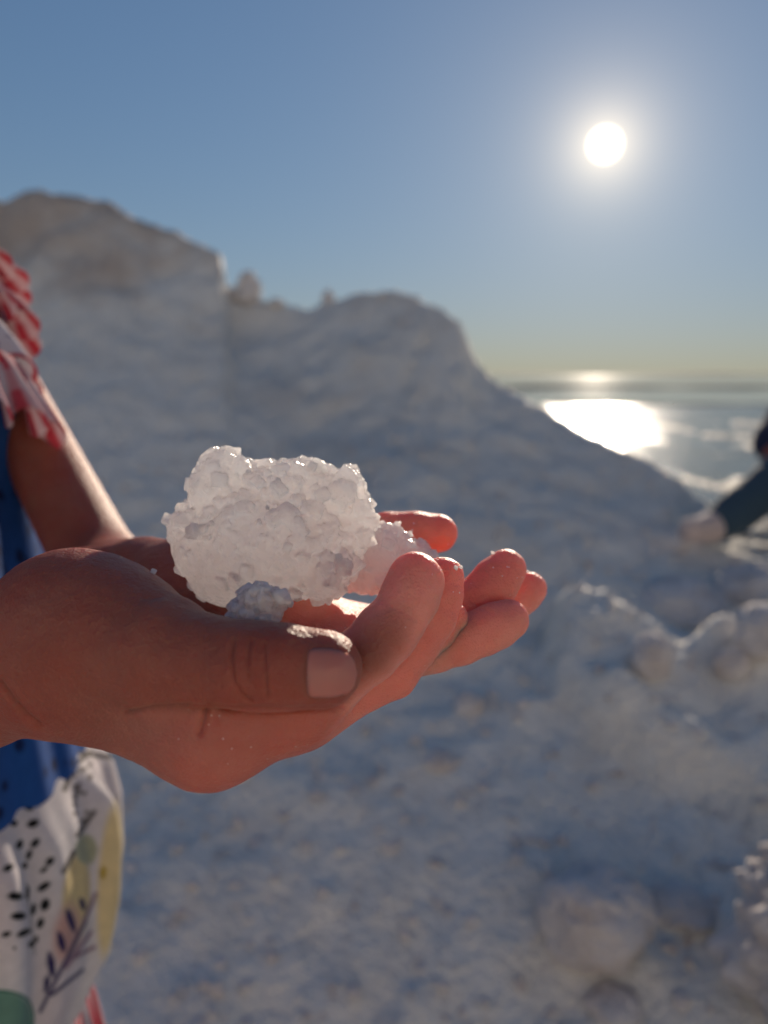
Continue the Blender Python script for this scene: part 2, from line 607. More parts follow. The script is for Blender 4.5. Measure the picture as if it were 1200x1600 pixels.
def cloth_mat(name, base, attr=None, weave=2600, trans=0.4):
    m, t, b = new_mat(name)
    n1 = noise_node(t, 130, 4, 0.6)
    mxc = N(t, 'ShaderNodeMix', data_type='RGBA', blend_type='MULTIPLY')
    mxc.inputs[0].default_value = 1
    rr = ramp(t, [(0.3, (0.86, 0.86, 0.86)), (0.7, (1, 1, 1))])
    t.links.new(n1.outputs['Fac'], rr.inputs[0])
    t.links.new(rr.outputs[0], mxc.inputs[7])
    if attr:
        at = N(t, 'ShaderNodeAttribute', attribute_name=attr)
        t.links.new(at.outputs['Color'], mxc.inputs[6])
    else:
        mxc.inputs[6].default_value = (*base, 1)
    t.links.new(mxc.outputs[2], b.inputs['Base Color'])
    b.inputs['Roughness'].default_value = 0.85
    b.inputs['Sheen Weight'].default_value = 0.15
    b.inputs['Specular IOR Level'].default_value = 0.2
    tr = N(t, 'ShaderNodeBsdfTranslucent')
    t.links.new(mxc.outputs[2], tr.inputs['Color'])
    ms = N(t, 'ShaderNodeMixShader'); ms.inputs[0].default_value = trans
    out = t.nodes['Material Output']
    t.links.new(b.outputs[0], ms.inputs[1]); t.links.new(tr.outputs[0], ms.inputs[2])
    t.links.new(ms.outputs[0], out.inputs['Surface'])
    n4 = noise_node(t, 900, 2)
    bump_chain(t, b, [(n4.outputs['Fac'], 0.4, 0.0006)])
    return m


M_PRINT = cloth_mat('printed_cotton', (1, 1, 1), 'print')
M_NAVY = cloth_mat('navy_cloth', (0.020, 0.026, 0.06), None, trans=0.0)
M_TEAL = cloth_mat('dark_teal_denim', (0.045, 0.080, 0.11), None, trans=0.0)

M_HAIR, t, b = new_mat('hair')
b.inputs['Base Color'].default_value = (0.05, 0.028, 0.016, 1)
b.inputs['Roughness'].default_value = 0.5
nn = noise_node(t, 60, 6)
bump_chain(t, b, [(nn.outputs['Fac'], 0.7, 0.01)])

# water
def water_mat(name, amp, amp2, rough):
    m, t, b = new_mat(name)
    b.inputs['Base Color'].default_value = (0.05, 0.06, 0.055, 1)
    b.inputs['Roughness'].default_value = rough
    b.inputs['IOR'].default_value = 1.33
    tc = N(t, 'ShaderNodeTexCoord')
    nw = N(t, 'ShaderNodeTexNoise'); nw.inputs['Scale'].default_value = 2.2; nw.inputs['Detail'].default_value = 5
    t.links.new(tc.outputs['Object'], nw.inputs['Vector'])
    nw2 = N(t, 'ShaderNodeTexNoise'); nw2.inputs['Scale'].default_value = 14; nw2.inputs['Detail'].default_value = 3
    t.links.new(tc.outputs['Object'], nw2.inputs['Vector'])
    bump_chain(t, b, [(nw.outputs['Fac'], 1.0, amp), (nw2.outputs['Fac'], 1.0, amp2)])
    mp = N(t, 'ShaderNodeMapping'); mp.inputs['Scale'].default_value = (0.55, 0.16, 1)
    t.links.new(tc.outputs['Object'], mp.inputs['Vector'])
    nc = N(t, 'ShaderNodeTexNoise'); nc.inputs['Scale'].default_value = 1.0; nc.inputs['Detail'].default_value = 5
    t.links.new(mp.outputs[0], nc.inputs['Vector'])
    mr = N(t, 'ShaderNodeMapRange'); mr.inputs['From Min'].default_value = 0.36; mr.inputs['From Max'].default_value = 0.62
    mr.inputs['To Min'].default_value = 0.35; mr.inputs['To Max'].default_value = 1.25
    t.links.new(nc.outputs['Fac'], mr.inputs['Value'])
    for nd in t.nodes:
        if nd.type == 'BUMP': t.links.new(mr.outputs[0], nd.inputs['Strength'])
    return m


M_WATER = water_mat('pond_water', 0.046, 0.014, 0.15)
M_WATER_FAR = water_mat('far_water', 0.017, 0.003, 0.06)

# wet flats and far banks
M_FLAT, t, b = new_mat('wet_salt_mud')
n1 = noise_node(t, 0.9, 6, 0.6)
r1 = ramp(t, [(0.35, (0.09, 0.085, 0.07)), (0.6, (0.34, 0.33, 0.31))])
t.links.new(n1.outputs['Fac'], r1.inputs[0])
t.links.new(r1.outputs[0], b.inputs['Base Color'])
b.inputs['Roughness'].default_value = 0.62
n2 = noise_node(t, 7, 6, 0.65)
bump_chain(t, b, [(n2.outputs['Fac'], 1.0, 0.12)])
M_BANK, t, b = new_mat('dike_earth')
n1 = noise_node(t, 0.2, 5, 0.6)
r1 = ramp(t, [(0.35, (0.07, 0.08, 0.06)), (0.65, (0.16, 0.15, 0.12))])
t.links.new(n1.outputs['Fac'], r1.inputs[0])
t.links.new(r1.outputs[0], b.inputs['Base Color'])
b.inputs['Roughness'].default_value = 0.9

# ------------------------------------------------------------------ the salt heap and the ground
CREST = [(-700, 330, 4.2), (-300, 335, 3.9), (-100, 322, 3.75), (0, 309, 3.7), (25, 306, 3.7), (45, 298, 3.68), (110, 301, 3.65), (160, 314, 3.62), (210, 342, 3.6), (280, 370, 3.55),
         (335, 392, 3.5), (349, 400, 3.5), (354, 460, 3.5), (376, 470, 3.48), (430, 474, 3.45), (480, 483, 3.42), (520, 474, 3.4), (570, 462, 3.36),
         (625, 458, 3.28), (690, 482, 3.16), (722, 508, 3.1), (742, 560, 3.06), (772, 594, 3.02), (830, 625, 2.92), (870, 653, 2.84), (950, 693, 2.66),
         (1040, 730, 2.46), (1090, 776, 2.4), (1140, 804, 2.36), (1250, 812, 2.34), (1500, 835, 2.4), (2200, 860, 2.6)]
FOOT = [(-700, 900, 1.9), (0, 890, 1.95), (250, 850, 2.05), (430, 790, 2.15), (600, 745, 2.25), (700, 764, 2.22), (850, 790, 2.18), (1000, 838, 2.1), (1080, 856, 2.05), (1200, 866, 2.0), (1500, 880, 2.0), (2200, 900, 2.0)]


def curve_tab(tab):
    w = np.array([PY(*q) for q in tab])
    tt = w[:, 0] / w[:, 1]
    o = np.argsort(tt)
    return tt[o], w[o, 1], w[o, 2]


CT, CY, CZ = curve_tab(CREST)
FT, FY, FZ = curve_tab(FOOT)


def height(x, y):
    tt = x / np.maximum(y, 0.9)
    yc, zc = np.interp(tt, CT, CY), np.interp(tt, CT, CZ)
    yf, zf = np.interp(tt, FT, FY), np.interp(tt, FT, FZ)
    zf = np.minimum(zf, zc - 0.01)
    yf = np.minimum(yf, yc - 0.12)
    s0 = np.clip((y - 0.75) / (yf - 0.75), 0, 1)
    near = zf * s0 ** 0.95
    u = np.clip((y - yf) / (yc - yf), 0, 1)
    face = (zc - zf) * (0.55 * u + 0.45 * u * u)
    z = near + face
    back = np.maximum(y - yc, 0)
    z = z - back * 0.72
    z = np.maximum(z, -1.5)
    rb_ = np.clip((-3.6 - y + 0.15 * x) / 7.0, 0, 1)  # unseen heap behind the camera, added to bounce sunlight onto slope and hands
    z = z + np.where(y < 0, 4.6 * rb_ * rb_ * (3 - 2 * rb_) * (1 + 0.12 * np.sin(x * 0.5)), 0)
    p = np.stack([x, y, z * 0.8], 1)
    damp = 1 - 0.75 * np.exp(-((y - yc) / 0.16) ** 2)
    z = z + damp * (0.030 * fbm(p * 2.2, 3, 5) + 0.010 * fbm(p * 8, 3, 9)) + 0.009 * fbm(p * 24, 2, 13)
    rid = 1 - np.abs(fbm(p * 4.5, 3, 21))
    z = z + 0.055 * (rid - 0.6) * np.exp(-((y - yc + 0.25) / 0.4) ** 2) * (y < yc + 1) * (tt < 0.05)
    # clods in the near ground
    cl = 0.5 - cells(p * 26, 3)
    cl2 = 0.55 - cells(p * 9, 7)
    z = z + 0.010 * np.clip(cl, 0, 1) + 0.012 * np.clip(cl2, 0, 1) * damp
    return z


def stretch(n, lim, mid, lin):
    s = np.linspace(-1, 1, n)
    a = np.arcsinh(lim / lin)
    return mid + lin * np.sinh(a * s)


gx = stretch(560, 45, 0.0, 1.1)
gy = stretch(620, 45, 1.7, 1.0)
XX, YY = np.meshgrid(gx, gy, indexing='ij')
ZZ = height(XX.ravel(), YY.ravel())
def make_bvh():
    return BVHTree.FromPolygons([Vector(v) for v in np.stack([XX.ravel(), YY.ravel(), ZZ], 1)], grid_faces(len(gx), len(gy)).tolist())


HB = make_bvh()


def on_ground(px, py):
    d = Vector(C(px, py, 1.0) @ BASIS).normalized()
    hit = HB.ray_cast(Vector(CAMP), d)
    return np.array(hit[0]) if hit[0] is not None else PY(px, py, 2.4)


# a broad crusted bench standing out of the slope at the right
LEDGE = [(852, 1000), (862, 1075), (905, 1145), (1000, 1195), (1080, 1235), (1200, 1285), (1400, 1350), (1400, 1000), (1170, 1018), (1060, 1030), (960, 985), (900, 975)]
LW = np.array([on_ground(*q)[:2] for q in LEDGE])


def inside_dist(x, y, poly):
    n = len(poly)
    ins = np.zeros(len(x), bool); dm = np.full(len(x), 9.0)
    for i in range(n):
        a, b_ = poly[i], poly[(i + 1) % n]
        cr = ((a[1] > y) != (b_[1] > y)) & (x < (b_[0] - a[0]) * (y - a[1]) / (b_[1] - a[1] + 1e-12) + a[0])
        ins ^= cr
        ab = b_ - a
        tq = np.clip(((x - a[0]) * ab[0] + (y - a[1]) * ab[1]) / (ab @ ab), 0, 1)
        dm = np.minimum(dm, np.hypot(x - a[0] - tq * ab[0], y - a[1] - tq * ab[1]))
    return np.where(ins, dm, -dm)


def bench(x, y):
    q = np.stack([x, y, 0 * x], 1)
    d = inside_dist(x, y, LW) + 0.03 * fbm(q * 7, 3, 41)
    k = np.clip(d / 0.07, 0, 1)
    return (0.115 + 0.04 * fbm(q * 5, 3, 43)) * np.sqrt(k)


near_m = (np.abs(XX.ravel() - 0.9) < 2.5) & (np.abs(YY.ravel() - 1.5) < 1.5)
ZZ[near_m] += bench(XX.ravel()[near_m], YY.ravel()[near_m])
ground = obj('ground', mesh_np('ground', np.stack([XX.ravel(), YY.ravel(), ZZ], 1), grid_faces(len(gx), len(gy))), M_SALT, kind='structure', label='heaped white salt sloping up to a ridge')
HB = make_bvh()


def ground_z(x, y):
    hit = HB.ray_cast(Vector((x, y, 6)), Vector((0, 0, -1)))
    return hit[0].z if hit[0] is not None else 0.0


# water to the horizon
wv = [(-400, 3, -1.0), (400, 3, -1.0), (400, 46, -1.0), (-400, 46, -1.0)]
obj('water', mesh_np('water', wv, [(0, 1, 2, 3)], False), M_WATER, kind='structure', label='rippled pond glittering under the low sun')
wv = [(-9000, 46, -1.0), (9000, 46, -1.0), (9000, 15000, -1.0), (-9000, 15000, -1.0)]
obj('water', mesh_np('water', wv, [(0, 1, 2, 3)], False), M_WATER_FAR, kind='structure', label='calm far water reaching to the horizon')


def bank(name, x0, x1, y0, wid, hgt, mat, seed):
    nu, nv = 260, 9
    u = np.linspace(0, 1, nu); v = np.linspace(-1, 1, nv)
    U, Vv = np.meshgrid(u, v, indexing='ij')
    x = x0 + (x1 - x0) * U
    p = np.stack([x.ravel() / (wid * 3), np.full(x.size, seed * 3.1), np.zeros(x.size)], 1)
    hh = hgt * (0.75 + 0.4 * fbm(p, 4, seed)).reshape(x.shape) * np.minimum(1, np.minimum(U, 1 - U) * 14)
    y = y0 + wid * Vv + wid * 0.8 * fbm(p * 0.5, 2, seed + 4).reshape(x.shape)
    z = -1.15 + (0.15 + np.maximum(hh, 0.0)) * (1 - Vv ** 2)
    return obj(name, mesh_np(name, np.stack([x.ravel(), y.ravel(), z.ravel()], 1), grid_faces(nu, nv)), mat, kind='structure')


bank('far_bank', -120, 260, 104, 2.2, 0.34, M_BANK, 2)
bank('far_bank', -60, 90, 46, 0.8, 0.09, M_BANK, 5)
bank('far_shore', -2500, 2500, 900, 30, 2.2, M_BANK, 8)

# wet flat at the right edge of the pond
nu, nv = 260, 260
U, Vv = np.meshgrid(np.linspace(2.0, 22, nu), np.linspace(6.5, 31, nv), indexing='ij')
p = np.stack([U.ravel() * 0.5, Vv.ravel() * 0.35, np.zeros(U.size)], 1)
edge = np.clip((U - 0.395 * Vv).ravel() / 2.0, -1, 1) * np.clip((31 - Vv.ravel()) / 6, 0, 1)
z = -1.06 + 0.08 * edge + 0.10 * fbm(p * 1.6, 6, 31, 0.6)
obj('mud_flat', mesh_np('mud_flat', np.stack([U.ravel(), Vv.ravel(), z], 1), grid_faces(nu, nv)), M_FLAT, kind='structure', label='wet grey salt flat beside the pond')

# ------------------------------------------------------------------ loose salt rocks
def rock_mesh(name, rx, ry, rz, seed, rough=0.22, freq=1.6, knobs=0.0, sub=5):
    bm = bmesh.new()
    bmesh.ops.create_icosphere(bm, subdivisions=sub, radius=1.0)
    V = np.array([v.co[:] for v in bm.verts])
    k = 1 + rough * fbm(V * freq + seed * 3.7, 4, seed) + 0.05 * fbm(V * 7 + seed, 3, seed + 3)
    if knobs:
        k = k + knobs * np.clip(0.55 - cells(V * 3.2 + seed, seed), 0, 1)
    V = V * k[:, None] * np.array([rx, ry, rz])
    for v, c in zip(bm.verts, V): v.co = c
    me = bpy.data.meshes.new(name)
    bm.to_mesh(me); bm.free()
    me.polygons.foreach_set('use_smooth', [True] * len(me.polygons))
    return me


def rock(px, py, wpx, hpx, label, seed, lift=0.25, rough=0.2, knobs=0.0, dy=0.0, name='salt_rock', freq=1.6, depth=1.0):
    g = on_ground(px, py + hpx * 0.42)
    g = g + np.array([0, dy, 0])
    d = (g - CAMP) @ FW
    rx, rz = wpx / FPX * d / 2, hpx / FPX * d / 2
    o = obj(name, rock_mesh(name, rx, rx * depth, rz, seed, rough, freq, knobs), M_ROCK, label=label, cat='rock', group='loose salt rocks on the heap')
    o.location = (g[0], g[1] + rx * 0.6 * depth, ground_z(g[0], g[1]) + rz * lift)
    o.rotation_euler = (0, 0, seed * 1.3)
    return o


rock(940, 1465, 180, 150, 'rounded salt boulder standing alone at the bottom right of the slope', 3, 0.95, 0.15, 0.08, freq=1.2)
kn = obj('salt_rock', rock_mesh('salt_rock', 0.115, 0.115, 0.105, 5, 0.12, 1.6, 0.5), M_ROCK, label='knobbly sunlit salt rock cut by the right edge near the bottom', cat='rock', group='loose salt rocks on the heap')
kn.location = PY(1300, 1570, 0.84); kn.location.z = ground_z(kn.location.x, kn.location.y) + 0.085
rock(1022, 1034, 66, 76, 'small pale salt rock catching sun on top of the broad bench', 8, 0.9, 0.12, freq=1.1)
rock(1150, 1044, 54, 58, 'small sunlit salt lump between the pale knob and the right edge', 11, 0.9, 0.12, freq=1.1)
rock(1204, 1000, 96, 88, 'bright sunlit salt rock at the right edge above the smaller lump', 13, 0.9, 0.14, freq=1.1)
rock(1080, 930, 150, 90, 'smooth pale salt slab below the seated person', 23, 0.15, 0.12, freq=0.9)
rock(1190, 905, 130, 70, 'shaded salt block below the outstretched leg at the right edge', 27, 0.1, 0.16, freq=1.0)
rock(965, 1578, 90, 50, 'low salt clod in front of the rounded boulder', 29, 0.4, 0.2)
rock(1080, 1425, 110, 40, 'flat salt clod on the slope behind the rounded boulder', 31, 0.2, 0.2)
rock(735, 1095, 46, 40, 'small dull salt clod below the right fingertips', 33, 0.2, 0.2)
rock(690, 1185, 50, 36, 'small salt clod halfway down the slope below the hands', 37, 0.2, 0.2)


def crest_rock(px, py, wpx, hpx, label, seed, Y):
    c = PY(px, py, Y)
    d = (c - CAMP) @ FW
    o = obj('crest_rock', rock_mesh('crest_rock', wpx / FPX * d / 2, wpx / FPX * d / 2, hpx / FPX * d / 2, seed, 0.2, 1.6, 0.15, 4), M_ROCK, label=label, cat='rock', group='salt rocks on the ridge')
    o.location = c


crest_rock(388, 455, 36, 52, 'upright salt rock standing in the notch of the ridge', 41, 3.47)
crest_rock(362, 462, 22, 26, 'tiny sunlit salt rock at the foot of the ridge step', 43, 3.49)
crest_rock(513, 470, 22, 34, 'small pointed salt rock in the middle of the ridge line', 47, 3.42)
crest_rock(608, 464, 50, 18, 'low salt clod on the crest left of the steep drop', 53, 3.34)
crest_rock(432, 474, 26, 14, 'flat salt clod right of the upright ridge rock', 57, 3.45)

# fine crumbs over the near ground (too many to count)
tri_v, tri_f = [], []
bmc = bmesh.new(); bmesh.ops.create_icosphere(bmc, subdivisions=1, radius=1.0)
BV = np.array([v.co[:] for v in bmc.verts]); BF = np.array([[v.index for v in f.verts] for f in bmc.faces]); bmc.free()
cnt = 0
M = 5200
cx = rng.uniform(-1.6, 1.9, M); cy = 0.7 + 1.9 * rng.random(M) ** 1.4
cz = height(cx, cy) + bench(cx, cy)
for i in range(M):
    s = 0.003 + 0.009 * rng.random() ** 3
    v = BV * (1 + 0.3 * rng.standard_normal(BV.shape)) * s * np.array([1, 1, 0.8])
    tri_v.append(v + np.array([cx[i], cy[i], cz[i] + s * 0.3]))
    tri_f.append(BF + cnt); cnt += len(BV)
obj('salt_crumbs', mesh_np('salt_crumbs', np.concatenate(tri_v), np.concatenate(tri_f), False), M_ROCK, kind='stuff', label='loose salt crumbs strewn over the slope', cat='crumbs')

# ------------------------------------------------------------------ the person holding the salt
person = obj('person', None, label='person in a blue and white printed dress holding salt in cupped hands', cat='person')
BC = np.array([-0.325, 0.45])                 # body axis in plan
person.location = (BC[0], BC[1], ground_z(BC[0], BC[1]))
FACE = np.array([0.95, -0.31]); FACE /= np.linalg.norm(FACE)
LEFT = np.array([-FACE[1], FACE[0]])

# ---- near hand (fine)
f = Field(C(-75, 1500, 0.20) * [1, 0, 0] + [-0.012, -0.085, 0.158], [0.034, 0.008, 0.275], 0.00055)
palm = f.blank()
# forearm and wrist
f.chain(palm, [C(-420, 1330, 0.262), C(-40, 1058, 0.216), C(70, 1026, 0.212)], [0.026, 0.0197, 0.0203], 0.004)
# heel of the thumb
f.ell(palm, C(140, 1003, 0.206), [0.0245, 0.0225, 0.0200], k=0.010)
f.cone(palm, C(110, 975, 0.208), C(250, 1020, 0.194), 0.0195, 0.0150, 0.008)
# metacarpals of the hand
f.cone(palm, C(115, 1042, 0.210), C(330, 1128, 0.203), 0.0168, 0.0162, 0.008)
f.cone(palm, C(330, 1128, 0.203), C(468, 1102, 0.200), 0.0162, 0.0106, 0.006)
f.cone(palm, C(130, 1040, 0.222), C(470, 1110, 0.212), 0.015, 0.0105, 0.008)
f.cone(palm, C(120, 1040, 0.232), C(480, 1090, 0.226), 0.014, 0.0095, 0.008)
f.cone(palm, C(130, 1010, 0.240), C(480, 1060, 0.238), 0.014, 0.0085, 0.008)
fing = f.blank()
g = f.blank()
f.chain(g, [C(440, 1110, 0.201), C(578, 1018, 0.198), C(626, 961, 0.200), C(654, 908, 0.203)], [0.0098, 0.0077, 0.0073, 0.0066], 0.0015, 0.0006)
f.ell(g, C(648, 912, 0.2025), [0.0072, 0.0085, 0.0066], k=0.002)
fing = smin(fing, g, 0.0)
g = f.blank()
f.chain(g, [C(440, 1118, 0.213), C(610, 1046, 0.2145), C(672, 962, 0.2175), C(693, 903, 0.2195)], [0.0098, 0.0080, 0.0073, 0.0061], 0.0015, 0.0005)
fing = smin(fing, g, 0.0006)
g = f.blank()
f.chain(g, [C(460, 1105, 0.226), C(620, 1035, 0.231), C(680, 985, 0.233), C(704, 966, 0.235)], [0.009, 0.0072, 0.0062, 0.0053], 0.0015)
fing = smin(fing, g, 0.0006)
g = f.blank()
f.chain(g, [C(470, 1070, 0.239), C(580, 1020, 0.246), C(630, 990, 0.248), C(650, 975, 0.249)], [0.008, 0.0062, 0.0056, 0.005], 0.0015)
fing = smin(fing, g, 0.0006)
hand = smin(palm, fing, 0.005)
g = f.blank()
f.chain(g, [C(235, 1022, 0.194), C(395, 1040, 0.1835), C(440, 1042, 0.1825), C(505, 1046, 0.1825)], [0.0138, 0.0098, 0.0094, 0.0087], 0.004, 0.0)
f.ell(g, C(500, 1045, 0.1832), [0.0098, 0.0089, 0.0085], k=0.002)
hand = smin(hand, g, 0.0016)
Vh, Qh = f.mesh(hand, 3)

# skin folds: pressed in where the hand folds (curves given where they run on the hand)
FOLDS_R = [
    ([(366, 1000), (361, 1030), (364, 1060), (378, 1085), (392, 1097)], 0.0008, 3.0),
    ([(392, 1000), (388, 1030), (390, 1060)], 0.0006, 2.8),
    ([(414, 1008), (416, 1045), (418, 1088)], 0.0007, 2.8),
    ([(324, 1104), (321, 1122), (314, 1146)], 0.0013, 5.5),
    ([(0, 1066), (20, 1095), (40, 1117), (62, 1133)], 0.0011, 4.0),
    ([(196, 1116), (240, 1107), (290, 1103), (340, 1106), (430, 1110), (540, 1106)], 0.0010, 4.0),
    ([(225, 935), (262, 931), (300, 945)], 0.0003, 5),
    ([(562, 985), (600, 1003), (622, 1020)], 0.0002, 3),
    ([(592, 938), (620, 952), (650, 968)], 0.00025, 3),
]


def press_folds(V, Q, folds, zmax):
    n = vnormals(V, Q)
    px = 600 + FPX * V[:, 0] / V[:, 2]; py = 800 - FPX * V[:, 1] / V[:, 2]
    face = np.clip(-(n * V).sum(1) / np.linalg.norm(V, axis=1) * 2.5, 0, 1)
    dep = np.zeros(len(V))
    for pts, amt, w in folds:
        pts = np.array(pts, float)
        dm = np.full(len(V), 1e9)
        for a, b in zip(pts[:-1], pts[1:]):
            ab = b - a
            tq = np.clip(((px - a[0]) * ab[0] + (py - a[1]) * ab[1]) / (ab @ ab), 0, 1)
            dm = np.minimum(dm, np.hypot(px - a[0] - tq * ab[0], py - a[1] - tq * ab[1]))
        dep = np.maximum(dep, amt * np.exp(-(dm / w) ** 2))
    dep = dep * face * (V[:, 2] < zmax)
    return V - n * dep[:, None]


Vh = press_folds(Vh, Qh, FOLDS_R, 0.212)
Vh = Vh + vnormals(Vh, Qh) * (0.00018 * fbm(Vh * 160, 3, 61))[:, None]

# ---- far hand (fine)
f2 = Field(C(180, 1180, 0.28) * [1, 0, 0] + [-0.035, -0.065, 0.218], [0.058, 0.012, 0.325], 0.0007)
palm = f2.blank()
f2.chain(palm, [C(60, 935, 0.345), C(225, 908, 0.300), C(300, 915, 0.290)], [0.0200, 0.0165, 0.0165], 0.004)
for (a, b, ra, rb) in [
    (C(270, 915, 0.285), C(560, 985, 0.282), 0.0150, 0.0090),
    (C(280, 925, 0.280), C(580, 1000, 0.268), 0.0150, 0.0092),
    (C(290, 935, 0.276), C(590, 1012, 0.255), 0.0140, 0.0090),
    (C(300, 945, 0.270), C(590, 1022, 0.243), 0.0130, 0.0085),
]:
    f2.cone(palm, a, b, ra, rb, 0.008)
f2.ell(palm, C(330, 895, 0.285), [0.017, 0.0125, 0.0130], k=0.008)
fing = f2.blank()
for pts, rr in [
    ([C(560, 1030, 0.243), C(680, 1013, 0.2385), C(755, 988, 0.2400), C(795, 968, 0.2415)], [0.0088, 0.0074, 0.0072, 0.0064]),
    ([C(580, 1010, 0.256), C(705, 968, 0.2520), C(762, 925, 0.2540), C(790, 890, 0.2570)], [0.0090, 0.0076, 0.0078, 0.0070]),
    ([C(580, 1000, 0.269), C(730, 985, 0.2660), C(800, 940, 0.2700), C(828, 920, 0.2720)], [0.0090, 0.0074, 0.0068, 0.0060]),
    ([C(560, 985, 0.283), C(680, 985, 0.2830), C(740, 960, 0.2840), C(765, 940, 0.2850)], [0.0085, 0.0070, 0.0064, 0.0056]),
]:
    g = f2.blank()
    f2.chain(g, pts, rr, 0.0015, 0.0004)
    fing = smin(fing, g, 0.0005)
hand = smin(palm, fing, 0.005)
g = f2.blank()
f2.chain(g, [C(330, 895, 0.285), C(500, 858, 0.278), C(610, 836, 0.276), C(684, 833, 0.277)], [0.0120, 0.0088, 0.0078, 0.0071], 0.003, 0.0003)
hand = smin(hand, g, 0.003)
Vl, Ql = f2.mesh(hand, 3)
Vl = press_folds(Vl, Ql, [([(722, 925), (745, 945), (770, 958)], 0.0004, 3), ([(600, 905), (640, 940)], 0.0003, 3)], 0.27)
Vl = Vl + vnormals(Vl, Ql) * (0.00018 * fbm(Vl * 160, 3, 67))[:, None]

# ---- rest of the body (coarse, world space)
def bp(fwd, left, z):
    q = BC + FACE * fwd + LEFT * left
    return np.array([q[0], q[1], z])


gz0 = person.location.z
fb = Field([-0.62, 0.12, gz0 - 0.01], [-0.06, 0.72, 1.20], 0.0055)
B = fb.blank()
Rb = [[FACE[0], FACE[1], 0], [LEFT[0], LEFT[1], 0], [0, 0, 1]]
fb.ell(B, bp(0, 0, 0.60), [0.078, 0.098, 0.10], Rb)
fb.ell(B, bp(0, 0, 0.76), [0.072, 0.098, 0.13], Rb, 0.05)
fb.ell(B, bp(0, 0, 0.86), [0.06, 0.105, 0.06], Rb, 0.04)
fb.cone(B, bp(-0.005, 0, 0.88), bp(0.01, 0, 0.97), 0.036, 0.033, 0.02)
fb.ell(B, bp(0.015, 0, 1.055), [0.086, 0.074, 0.098], Rb, 0.012)
fb.ell(B, bp(0.045, 0, 1.01), [0.05, 0.052, 0.05], Rb, 0.03)
fb.ell(B, bp(0.103, 0, 1.035), [0.012, 0.009, 0.014], Rb, 0.012)
for s in (1, -1):
    fb.ell(B, bp(0.01, 0.076 * s, 1.04), [0.016, 0.008, 0.022], Rb, 0.006)
    fb.chain(B, [bp(0, 0.055 * s, 0.56), bp(0.01, 0.06 * s, 0.31), bp(-0.01, 0.06 * s, gz0 + 0.05)], [0.068, 0.043, 0.027], 0.02)
    fb.chain(B, [bp(-0.02, 0.06 * s, gz0 + 0.022), bp(0.11, 0.07 * s, gz0 + 0.018)], [0.027, 0.02], 0.02)
SHL = P(-62, 470, 0.545)
ELL = P(165, 905, 0.425)
WRL = P(225, 908, 0.300)
SHR = bp(-0.0, -0.125, 0.885)
ELR = P(-420, 1330, 0.262)
ELR2 = P(-560, 1430, 0.285)
fb.chain(B, [bp(0, 0.08, 0.88), SHL, ELL, WRL], [0.04, 0.0205, 0.0232, 0.0172], 0.012)
fb.chain(B, [bp(0, -0.08, 0.88), SHR, ELR2, ELR], [0.04, 0.03, 0.028, 0.0262], 0.012)
Vb, Qb = fb.mesh(B, 3)
# one body: trunk, limbs and hands in a single mesh
Vall = np.concatenate([to_world(Vh), to_world(Vl), Vb])
Qall = np.concatenate([Qh[:, ::-1], Ql[:, ::-1] + len(Vh), Qb + len(Vh) + len(Vl)])
body = obj('body', mesh_np('body', Vall, Qall), M_SKIN, person)
# the palm side is paler and pinker than the tanned back of the hand and the arms
pxh = 600 + FPX * Vh[:, 0] / Vh[:, 2]; pyh = 800 - FPX * Vh[:, 1] / Vh[:, 2]
pal_r = np.clip((pxh - 0.25 * (1100 - pyh) - 470) / 90, 0, 1) * np.clip((Vh[:, 2] - 0.190) / 0.004, 0, 1)
pal_r = np.maximum(pal_r, 0.42 * np.clip((pyh - 1104) / 14, 0, 1) * np.clip((pxh - 150) / 150, 0, 1))
pxl = 600 + FPX * Vl[:, 0] / Vl[:, 2]
pal_l = np.clip((pxl - 330) / 150, 0, 1)
pal = np.concatenate([pal_r, pal_l, np.zeros(len(Vb))]).astype(np.float32)
at = body.data.attributes.new('palm', 'FLOAT', 'POINT')
at.data.foreach_set('value', pal)
BVH = BVHTree.FromPolygons([Vector(v) for v in to_world(Vh)], Qh[:, ::-1].tolist())
BVL = BVHTree.FromPolygons([Vector(v) for v in to_world(Vl)], Ql[:, ::-1].tolist())


def surf(px, py, tree=None):
    d = Vector(C(px, py, 1.0) @ BASIS).normalized()
    h = (tree or BVH).ray_cast(Vector(CAMP), d)
    return (np.array(h[0]), np.array(h[1])) if h[0] is not None else (None, None)


# thumb nail
def nail(center, rx, ry, ang, tree, lift, flat):
    nu, nv = 26, 22
    pts = []
    ca, sa = math.cos(ang), math.sin(ang)
    grid = []
    for i in range(nu):
        u = -1 + 2 * i / (nu - 1)
        for j in range(nv):
            v = -1 + 2 * j / (nv - 1)
            # squarish root, rounded free edge
            w = 1.0 if u < -0.3 else math.sqrt(max(0.0, 1 - ((u + 0.3) / 1.3) ** 2.6)) * 0.98 + 0.02
            w *= 1.0 if u > -0.7 else 0.72 + 0.28 * math.sqrt(max(0, 1 - ((-0.7 - u) / 0.3) ** 2))
            x, y = rx * (u + 0.04 * (v * v) * (1 if u < 0 else 0)), ry * v * w
            p_, n_ = surf(center[0] + ca * x - sa * y, center[1] + sa * x + ca * y, tree)
            edge = max(abs(v), -u if u < 0 else 0)
            l = lift * (1.0 if edge < 0.8 else 1 - (edge - 0.8) / 0.2 * 1.6)
            if u > 0.6: l = lift
            grid.append(None if p_ is None else p_ + n_ * l)
    last = next(q for q in grid if q is not None)
    for i, q in enumerate(grid):
        if q is None: grid[i] = last
        else: last = q
    me = mesh_np('nail', np.array(grid), grid_faces(nu, nv))
    o = obj('nail', me, M_NAIL, body)
    md = o.modifiers.new('thick', 'SOLIDIFY'); md.thickness = 0.00035; md.offset = 0
    return o


